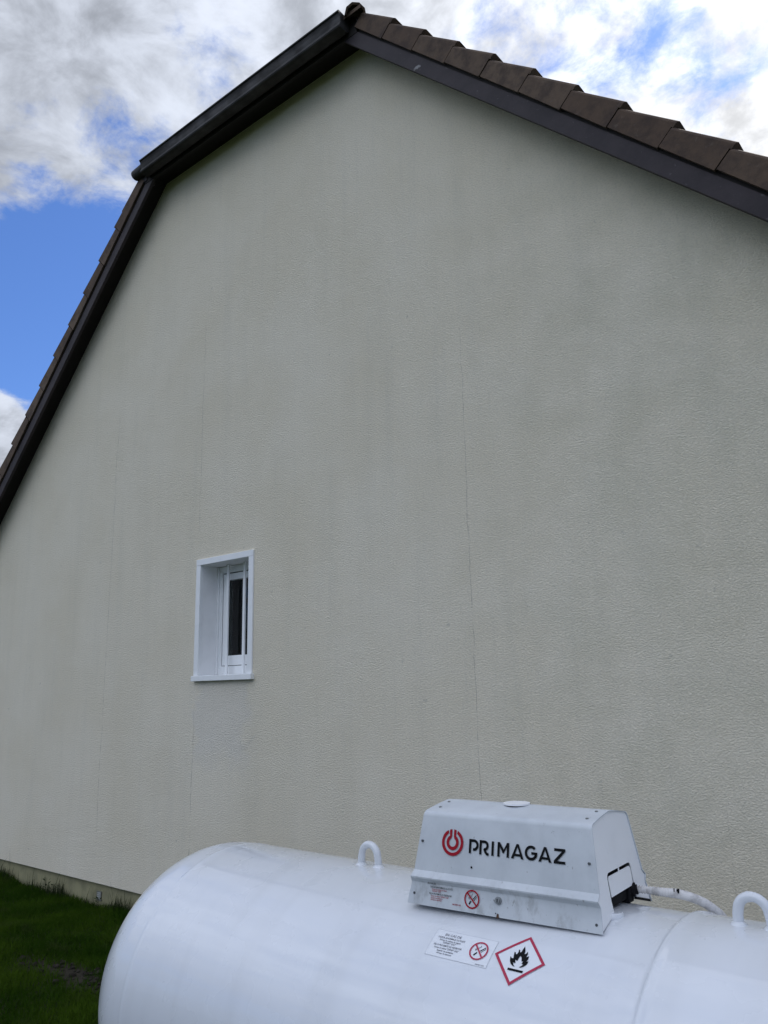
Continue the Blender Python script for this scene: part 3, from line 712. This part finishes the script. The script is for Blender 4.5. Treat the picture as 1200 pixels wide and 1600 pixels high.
# printing ----------------------------------------------------
def flat(name, polys, fmap, mt, parent, smooth=False):
    bm = nb()
    for poly in polys:
        vs_ = [bm.verts.new(fmap(u, v)) for u, v in poly]
        if len(poly) <= 4: bm.faces.new(vs_)
        else:
            for tr_ in tess(poly): bm.faces.new([vs_[i] for i in tr_])
    return build(name, bm, mt, parent)
def ringp(cx, cy, ro, ri, a0, a1, n=40, ryf=1.):
    A = [(cx + ro * math.cos(a), cy + ro * ryf * math.sin(a)) for a in np.linspace(a0, a1, n)]
    B = [(cx + ri * math.cos(a), cy + ri * ryf * math.sin(a)) for a in np.linspace(a1, a0, n)]
    return A + B
def ring_quads(cx, cy, ro, ri, a0, a1, n=40):
    return [[(cx + r * math.cos(a), cy + r * math.sin(a)) for r, a in ((ro, p0), (ro, p1), (ri, p1), (ri, p0))] for p0, p1 in zip(np.linspace(a0, a1, n)[:-1], np.linspace(a0, a1, n)[1:])]
fm = lambda u, v: face(u, v, .0012)
# flame-ring emblem
cx_, cy_, rr = -.1490, .1655, .0342
polys = ring_quads(0, 0, 1, .76, R(180 - 60), R(360 + 60), 50)
polys = [[(cx_ + x * rr, cy_ + y * rr) for x, y in p] for p in polys]
wed = [[(-.5, .866), (-.38, .658), (-.43, .71), (-.43, .903)], [(.5, .866), (.38, .658), (.43, .71), (.43, .903)]]
inner = ring_quads(0, 0, .57, .32, R(180 - 62), R(360 + 62), 40)
neck = []
for s in (-1, 1):
    neck.append([(s * .57 * math.cos(R(62)), .57 * math.sin(R(62))), (s * .32 * math.cos(R(62)), .32 * math.sin(R(62))), (s * .085, .47), (s * .085, .995), (s * .30, .95), (s * .30, .62)])
allp = polys + [[(cx_ + x * rr, cy_ + y * rr) for x, y in p] for p in wed + inner + neck]
flat('emblem', allp, fm, red_m, cov)
# lettering, strokes in units of cap height
def stroke(pts, w):
    pts = [Vector(p) for p in pts]; n = len(pts); L, Rr = [], []
    for i, p in enumerate(pts):
        t0_ = (p - pts[i - 1]).normalized() if i else (pts[1] - p).normalized(); t1_ = (pts[i + 1] - p).normalized() if i < n - 1 else t0_
        n0 = Vector((-t0_.y, t0_.x)); n1_ = Vector((-t1_.y, t1_.x)); m_ = (n0 + n1_).normalized(); k = w / 2 / max(m_.dot(n0), .35)
        L.append(p + m_ * k); Rr.append(p - m_ * k)
    return [[tuple(L[i]), tuple(L[i + 1]), tuple(Rr[i + 1]), tuple(Rr[i])] for i in range(n - 1)]
arc = lambda cx, cy, r, a0, a1, n=14: [(cx + r * math.cos(R(a)), cy + r * math.sin(R(a))) for a in np.linspace(a0, a1, n)]
w = .19; LT = []
def rect(x0, y0, x1, y1): return [(x0, y0), (x1, y0), (x1, y1), (x0, y1)]
def letP(x): return [rect(x, 0, x + w, 1)] + stroke([(x + w - .002, .905), (x + .42, .905)] + arc(x + .42, .595, .31, 84, -84) + [(x + .36, .285)], w)
def letR(x): return [rect(x, 0, x + w, 1)] + stroke([(x + w - .002, .905), (x + .42, .905)] + arc(x + .42, .64, .265, 84, -84) + [(x + .38, .375)], w) + stroke([(x + .42, .42), (x + .53, .20), (x + .66, .07), (x + .80, .04)], w)
def letI(x): return [rect(x, 0, x + w, 1)]
def letM(x): return [rect(x, 0, x + w, 1), rect(x + .77, 0, x + .96, 1), [(x + w, 1), (x + w, .70), (x + .44, .26), (x + .52, .26), (x + .52, .52)], [(x + .77, 1), (x + .52, .52), (x + .44, .26), (x + .52, .26), (x + .77, .70)]]
def letA(x, W_=1.02): return [[(x, 0), (x + .20, 0), (x + .51, .80), (x + .42, 1)], [(x + W_, 0), (x + W_ - .20, 0), (x + .51, .80), (x + .60, 1)], [(x + .42, 1), (x + .51, .80), (x + .60, 1)], [(x + .26, .17), (x + .76, .17), (x + .70, .33), (x + .32, .33)]]
def letG(x): return stroke(arc(x + .5, .5, .405, 45, 345, 34), w) + [rect(x + .52, .40, x + .995, .57)] + stroke([(x + .90, .48), (x + .88, .35), (x + .82, .22)], w)
def letZ(x): return [rect(x + .02, .82, x + .86, 1), rect(x, 0, x + .87, .18), [(x + .60, .82), (x + .86, .82), (x + .27, .18), (x, .18)]]
for fnc, x in ((letP, 0), (letR, .90), (letI, 1.93), (letM, 2.43), (letA, 3.56), (letG, 4.66), (letA, 5.74), (letZ, 6.93)): LT.append((fnc, x))
hL = .0357
names = 'PRIMAGAZ'
for (fnc, x), ch in zip(LT, names):
    ps = [[(-.0965 + a * hL, .1435 + b * hL + (a * hL) * -.004) for a, b in p] for p in fnc(x)]
    flat('letter', ps, fm, black_m, cov)

def text_obj(name, txt, size, fmap, mt, parent, align='LEFT', bold=0.0, sx=1.):
    c = bpy.data.curves.new('t', 'FONT'); c.body = txt; c.size = 1; c.align_x = align; c.resolution_u = 2; c.offset = bold
    o = bpy.data.objects.new('t', c); me = bpy.data.meshes.new_from_object(o)
    bm = nb(); bm.from_mesh(me); bpy.data.objects.remove(o); bpy.data.meshes.remove(me); bpy.data.curves.remove(c)
    for v in bm.verts: v.co = fmap(v.co.x * size * sx, v.co.y * size)
    return build(name, bm, mt, parent)
lines = [('EN CAS DE', -.219, .0545, .0062, black_m), ('ODEUR ANORMALE OU FUITE', -.2105, .0465, .0062, black_m), ('Fermer le robinet de depart', -.2035, .0415, .0052, red_m), ('"DEPART GAZ"', -.2035, .0368, .0052, red_m),
         ('FEU A PROXIMITE DU RESERVOIR', -.2115, .0300, .0060, black_m), ('Fermer le robinet "DEPART GAZ"', -.2055, .0250, .0050, red_m), ('Appeler les pompiers', -.2055, .0203, .0050, red_m), ('Arroser le reservoir', -.2055, .0158, .0050, red_m), ('MODELE GPL', -.136, .0118, .0052, red_m)]
for t_, u, v, s_, m_ in lines:
    text_obj('text_line', t_, s_, lambda a, b_, u=u, v=v: face(u + a, v + b_, .0032), m_, cov, sx=.86 if 'FEU' not in t_ and 'robinet' not in t_ else .80, bold=.012)
def nosmoke(cx, cy, r, fmap, mred, mblk, parent, flip=1, wv=.17, tilt=0):
    nr = ring_quads(0, 0, 1, 1 - wv, 0, 2 * math.pi, 44)
    a = R(135 + tilt); dx, dy = math.cos(a), math.sin(a); px, py = -dy, dx; h_ = wv * .5; e = 1 - wv * .6
    n = 6; bar = [[(dx * t0_ * e + px * h_ * s0, dy * t0_ * e + py * h_ * s0) for t0_, s0 in ((ta, 1), (tb, 1), (tb, -1), (ta, -1))] for ta, tb in zip(np.linspace(-1, 1, n)[:-1], np.linspace(-1, 1, n)[1:])]
    flat('prohibition_ring', [[(cx + x * r, cy + y * r) for x, y in p] for p in nr + bar], lambda u, v: fmap(u, v, .0009), mred, parent)
    # cigarette, match and smoke
    cig = [[(-.42, -.50), (-.30, -.60), (-.06, -.22), (-.18, -.14)], [(.10, .05), (.19, -.02), (.62, .48), (.56, .53)], [(.25, -.10), (.29, -.13), (.68, .33), (.65, .37)]]
    smk = stroke([(-.28, .02), (-.34, .18), (-.22, .30), (-.05, .36), (.05, .50), (.0, .62)], .05) + stroke([(-.38, -.05), (-.45, .1), (-.40, .22)], .04)
    flat('cigarette', [[(cx + x * r, cy + y * r) for x, y in p] for p in cig + smk], lambda u, v: fmap(u, v, 0), mblk, parent)
nosmoke(-.0775, .0325, .0228, lambda u, v, o: face(u, v, .0034 + o * .5), red_m, black_m, cov)

# stickers on the shell: u = along, s = arc length up from the camera side
def TS(x, s, o): return T(x, s / TR, TR + o)
dc = (-1.0810, .4600); dr = .0690
st1 = empty('hazard_sticker', TS(dc[0], dc[1], .001)); st1.parent = tank; st1.location = WL[st1.name] - WL[tank.name]
def dia(a, b): return (dc[0] + (a - b) * dr / 2, dc[1] + (a + b) * dr / 2)    # a,b in [-1,1]
def grid(name, fn, na, nb_, a0, a1, b0, b1, o, mt, parent):
    bm = nb(); V = [[bm.verts.new(TS(*fn(a, b), o)) for a in np.linspace(a0, a1, na)] for b in np.linspace(b0, b1, nb_)]
    for j in range(nb_ - 1):
        for i in range(na - 1): bm.faces.new((V[j][i], V[j][i + 1], V[j + 1][i + 1], V[j + 1][i]))
    return build(name, bm, mt, parent, True)
grid('backing', dia, 9, 9, -1, 1, -1, 1, .0010, stick_m, st1)
bm = nb(); e = .865
for a0_, a1_, b0_, b1_ in ((-1, 1, e, 1), (-1, 1, -1, -e), (-1, -e, -e, e), (e, 1, -e, e)):
    na = 13 if a1_ - a0_ > .5 else 2; nb2 = 13 if b1_ - b0_ > .5 else 2
    V = [[bm.verts.new(TS(*dia(a, b), .0018)) for a in np.linspace(a0_, a1_, na)] for b in np.linspace(b0_, b1_, nb2)]
    for j in range(nb2 - 1):
        for i in range(na - 1): bm.faces.new((V[j][i], V[j][i + 1], V[j + 1][i + 1], V[j + 1][i]))
build('border', bm, red2_m, st1, True)
FL = [(0.0134, -0.0204), (0.0185, -0.0173), (0.0237, -0.0115), (0.0254, -0.0052), (0.025, -0.0006), (0.02, -0.0032), (0.0222, 0.0034), (0.0209, 0.0128), (0.015, 0.0079), (0.0154, 0.0171), (0.0125, 0.0243), (0.0107, 0.0174), (0.0071, 0.0151), (0.0053, 0.0247), (-0.0015, 0.0371), (-0.0025, 0.0287), (-0.0033, 0.019), (-0.0056, 0.017), (-0.0084, 0.0228), (-0.0127, 0.0254), (-0.0101, 0.0181), (-0.0116, 0.0113), (-0.0142, 0.01), (-0.017, 0.015), (-0.0206, 0.0163), (-0.019, 0.0102), (-0.0173, 0.0037), (-0.0155, -0.0014), (-0.0197, -0.0024), (-0.025, 0.0025), (-0.0234, -0.0046), (-0.0209, -0.0108), (-0.0166, -0.0164), (-0.01, -0.0207), (-0.0027, -0.0223), (-0.0089, -0.0172), (-0.012, -0.012), (-0.007, -0.0128), (-0.0049, -0.0117), (-0.0088, -0.0066), (-0.0091, -0.004), (-0.0044, -0.0056), (-0.0023, -0.0058), (-0.0024, 0.0017), (-0.0006, 0.009), (0.0041, 0.0046), (0.0075, -0.0028), (0.008, -0.0053), (0.0124, -0.0036), (0.0107, -0.0113), (0.0159, -0.0114), (0.013, -0.0166), (0.0078, -0.0211)]
flat('flame_symbol', [[(dc[0] + a, dc[1] + b) for a, b in FL]], lambda u, v: TS(u, v, .0022), black_m, st1)
flat('bar_symbol', [[(-1.0995, .4322), (-1.0588, .4322), (-1.0588, .4268), (-1.0995, .4268)]], lambda u, v: TS(u, v, .0022), black_m, st1)
st2 = empty('warning_sticker', TS(-1.2483, .4563, .001)); st2.parent = tank; st2.location = WL[st2.name] - WL[tank.name]
rc = lambda a, b: (-1.2485 + a * .0925, .4563 + b * .0385)
bk = grid('backing', rc, 9, 9, -1, 1, -1, 1, .0007, stick_m, st2)
bm = nb()
for a0_, a1_, b0_, b1_ in ((-1, 1, .985, 1), (-1, 1, -1, -.985), (-1, -.994, -1, 1), (.994, 1, -1, 1)):
    na = 9 if a1_ - a0_ > .5 else 2; nb2 = 9 if b1_ - b0_ > .5 else 2
    V = [[bm.verts.new(TS(*rc(a, b), .0010)) for a in np.linspace(a0_, a1_, na)] for b in np.linspace(b0_, b1_, nb2)]
    for j in range(nb2 - 1):
        for i in range(na - 1): bm.faces.new((V[j][i], V[j][i + 1], V[j + 1][i + 1], V[j + 1][i]))
build('edge', bm, mat('sticker_edge', (.50, .52, .56), .5, .3), st2, True)
ink = mat('print_grey', (.10, .105, .13), .5, .3)
def sline(t_, u, v, s_, sx=.9, al='CENTER'): text_obj('text_line', t_, s_, lambda a, b_: TS(u + a, v + b_, .0013), ink, st2, al, .006, sx)
for t_, u, v, s_, sx in (('EN CAS DE', -1.286, .4790, .0098, 1.05), ('ODEUR ANORMALE OU FUITE', -1.286, .4700, .0076, .80), ('Fermer le robinet de depart', -1.286, .4628, .0072, .80), ('"DEPART GAZ"', -1.286, .4560, .0072, .85),
                         ('FEU A PROXIMITE DU RESERVOIR', -1.286, .4475, .0074, .78), ('Fermer le robinet "DEPART GAZ"', -1.286, .4400, .0070, .76), ('Appeler les pompiers', -1.286, .4330, .0070, .85), ('Arroser le reservoir', -1.286, .4262, .0070, .80)):
    sline(t_, u, v, s_, sx)
sline('DEPART GAZ', -1.176, .4205, .0042, 1.)
nosmoke(-1.1948, .4570, .0255, lambda u, v, o: TS(u, v, .0015 + o), red2_m, black_m, st2, wv=.15)

# ------------------------------------------------------------ vegetation
def f_grass(g, b):
    p = gpos(g); n_ = g.noise(p, 2.2, 4, .6); n2_ = g.noise(p, 45, 2, .5)
    c = g.mix(g.ramp(n_, .35, .68), rgb((.024, .060, .004)), rgb((.054, .102, .008)))
    c = g.mix(g.ramp(n2_, .62, .70, 0, .6), c, rgb((.075, .085, .03)))
    c = g.mix(g.ramp(g.noise(p, 5, 3), .56, .72, 0, .5), c, rgb((.055, .072, .022)))
    g.put(b.inputs['Base Color'], c)
    b.inputs['Transmission Weight'].default_value = 0
    tr = g.n('ShaderNodeBsdfTranslucent'); g.put(tr.inputs[0], c); mx = g.n('ShaderNodeMixShader'); mx.inputs[0].default_value = .22
    out = [n for n in g.nt.nodes if n.type == 'OUTPUT_MATERIAL'][0]
    g.nt.links.new(b.outputs[0], mx.inputs[1]); g.nt.links.new(tr.outputs[0], mx.inputs[2]); g.nt.links.new(mx.outputs[0], out.inputs[0])
grass_m = mat('grass_blades', (.03, .06, .015), .8, .04, f_grass)
def soil(x, y): return ((x + 5.0) / .66) ** 2 + ((y + .93 + .03 * np.sin(x * 9)) / .15) ** 2
def blades(name, X, Y, Hh_, Wd, lean, mt, label):
    n = len(X); az = rng.uniform(0, 2 * np.pi, n); la = rng.uniform(0, 2 * np.pi, n)
    z = hgt(X, Y) * far_fade(X, Y) - .004
    dx, dy = np.cos(az) * Wd / 2, np.sin(az) * Wd / 2; lx, ly = np.cos(la) * lean * Hh_, np.sin(la) * lean * Hh_
    V = np.zeros((n, 5, 3))
    V[:, 0] = np.stack([X - dx, Y - dy, z], -1); V[:, 1] = np.stack([X + dx, Y + dy, z], -1)
    mx, my, mz = X + lx * .35, Y + ly * .35, z + Hh_ * .55
    V[:, 2] = np.stack([mx + dx * .8, my + dy * .8, mz], -1); V[:, 3] = np.stack([mx - dx * .8, my - dy * .8, mz], -1)
    V[:, 4] = np.stack([X + lx, Y + ly, z + Hh_ * np.sqrt(np.clip(1 - lean ** 2 * .6, .2, 1))], -1)
    me = bpy.data.meshes.new(name); me.vertices.add(n * 5); me.vertices.foreach_set('co', V.reshape(-1))
    b5 = (np.arange(n) * 5)[:, None]
    lp = np.concatenate([b5 + np.array([[0, 1, 2, 3]]), b5 + np.array([[3, 2, 4]])], 1).reshape(-1)
    me.loops.add(n * 7); me.loops.foreach_set('vertex_index', lp.astype(np.int32))
    me.polygons.add(n * 2); ls = np.stack([np.arange(n) * 7, np.arange(n) * 7 + 4], 1).reshape(-1); me.polygons.foreach_set('loop_start', ls.astype(np.int32))
    try: me.polygons.foreach_set('loop_total', np.tile([4, 3], n).astype(np.int32))
    except Exception: pass
    me.update(calc_edges=True); me.validate(); me.materials.append(mt)
    o = bpy.data.objects.new(name, me); COL.objects.link(o); tag(o, label, 'grass', None, 'stuff'); return o
def scat(n, x0, x1, y0, y1): return rng.uniform(x0, x1, n), rng.uniform(y0, y1, n)
Xs, Ys = [], []
for n, bx in ((150000, (-8.6, -3.6, -2.3, .02)), (26000, (-13, -3, -5.5, .02)), (34000, (-3.6, 3, -4.6, .02))):
    a, b_ = scat(n, *bx); Xs.append(a); Ys.append(b_)
X = np.concatenate(Xs); Y = np.concatenate(Ys)
k = (soil(X, Y) > rng.uniform(.0, 1.2, len(X))) & ~((X > -2.57) & (X < .57) & (Y < -1.25) & (Y > -2.27))
X, Y = X[k], Y[k]
clump = .5 + .5 * np.sin(X * 7 + 3 * np.sin(Y * 5)) * np.sin(Y * 8 + 2 * np.sin(X * 3))
Hh2 = rng.uniform(.022, .055, len(X)) * (.75 + .7 * clump); 
blades('grass', X, Y, Hh2, rng.uniform(.003, .0055, len(X)), rng.uniform(.1, .9, len(X)), grass_m, 'short dark green lawn grass growing between the tank and the house')
# uncut fringe against the plinth
n = 9000; X = rng.uniform(-12, 1, n); cl_ = np.sin(X * 6.1) + np.sin(X * 13.7 + 1) + .6 * np.sin(X * 29.)
keep = rng.uniform(-2.2, 2.4, n) < cl_; X = X[keep]; cl_ = cl_[keep]; n = len(X)
Y = .02 - np.abs(rng.normal(0, .05, n)); Hh3 = rng.uniform(.04, .10, n) * (1 + .25 * np.clip(cl_, -1, 3))
tall = rng.uniform(0, 1, n) < .10; Hh3[tall] *= rng.uniform(1.4, 2.1, tall.sum())
fringe_m = mat('fringe_grass', (.02, .04, .01), .7, .2, lambda g, b: g.put(b.inputs['Base Color'], g.mix(g.noise(gpos(g), 14, 3), rgb((.008, .018, .003)), rgb((.028, .04, .010)))))
blades('tall_grass', X, Y, Hh3, rng.uniform(.002, .0045, n), rng.uniform(.02, .45, n), fringe_m, 'taller uncut grass along the foot of the house wall')
# broad-leaved weeds at the foot of the wall
def weed(x, y, h, n, label):
    o = empty('weed', (x, y, 0), label, 'weed', 'weeds along the plinth')
    bm = nb()
    for i in range(n):
        a = random.uniform(0, 2 * math.pi); L = random.uniform(.018, .034); el = random.uniform(.1, 1.); zc_ = random.uniform(.3, 1) * h
        c = Vector((x + math.cos(a) * .012, min(y + math.sin(a) * .02, .02), zc_)); dv = Vector((math.cos(a) * math.cos(el), math.sin(a) * math.cos(el) - .1, math.sin(el) * .6)).normalized(); sd = dv.cross(Vector((0, 0, 1))).normalized()
        p = [c, c + dv * L * .35 + sd * L * .26, c + dv * L * .75 + sd * L * .2, c + dv * L, c + dv * L * .75 - sd * L * .2, c + dv * L * .35 - sd * L * .26]
        bm.faces.new([bm.verts.new(v) for v in p])
    lv = build('leaves', bm, fringe_m, o); lv['kind'] = 'stuff'
    bm = nb()
    for i in range(3): tube(bm, [(x + .01 * i - .01, y, 0), (x + .012 * i - .012, y - .004, h * .6), (x + .02 * i - .02, y - .008, h)], .0012, 5)
    build('stem', bm, fringe_m, o)
weed(-7.02, -.03, .15, 14, 'tallest leafy weed against the plinth, leftmost of the four weeds')
weed(-6.88, -.03, .11, 14, 'low leafy weed just right of the tallest weed at the wall foot')
weed(-6.20, -.02, .09, 12, 'small leafy weed beside the little white plinth vent')
weed(-5.62, -.03, .15, 12, 'leafy weed against the plinth closest to the gas tank')
# clods of earth on the bare patch
def f_clod(g, b):
    p = gpos(g); g.put(b.inputs['Base Color'], g.mix(g.noise(p, 50, 4), rgb((.012, .010, .008)), rgb((.045, .040, .032))))
clod_m = mat('earth_clod', (.04, .03, .02), .95, .1, f_clod)
bm = nb()
for i in range(130):
    a = random.uniform(0, 2 * math.pi); r_ = math.sqrt(random.random()); cx2 = -5.0 + r_ * .6 * math.cos(a); cy2 = -.93 + r_ * .14 * math.sin(a); s_ = random.choice([.006, .01, .014, .02, .03])
    m4 = Matrix.Translation((cx2, cy2, float(hgt(cx2, cy2)) + s_ * .2)) @ Matrix.Rotation(random.uniform(0, 6), 4, 'Z') @ Matrix.Diagonal((s_, s_ * random.uniform(.6, 1), s_ * random.uniform(.4, .7), 1))
    r0 = bmesh.ops.create_icosphere(bm, subdivisions=1, radius=1, matrix=m4)
    for v in r0['verts']: v.co += Vector((random.uniform(-1, 1), random.uniform(-1, 1), random.uniform(-1, 1))) * s_ * .18
cl_o = build('loose_earth', bm, clod_m, None, False); tag(cl_o, 'crumbly brown earth clods on the bare patch in the lawn', 'earth', None, 'stuff')
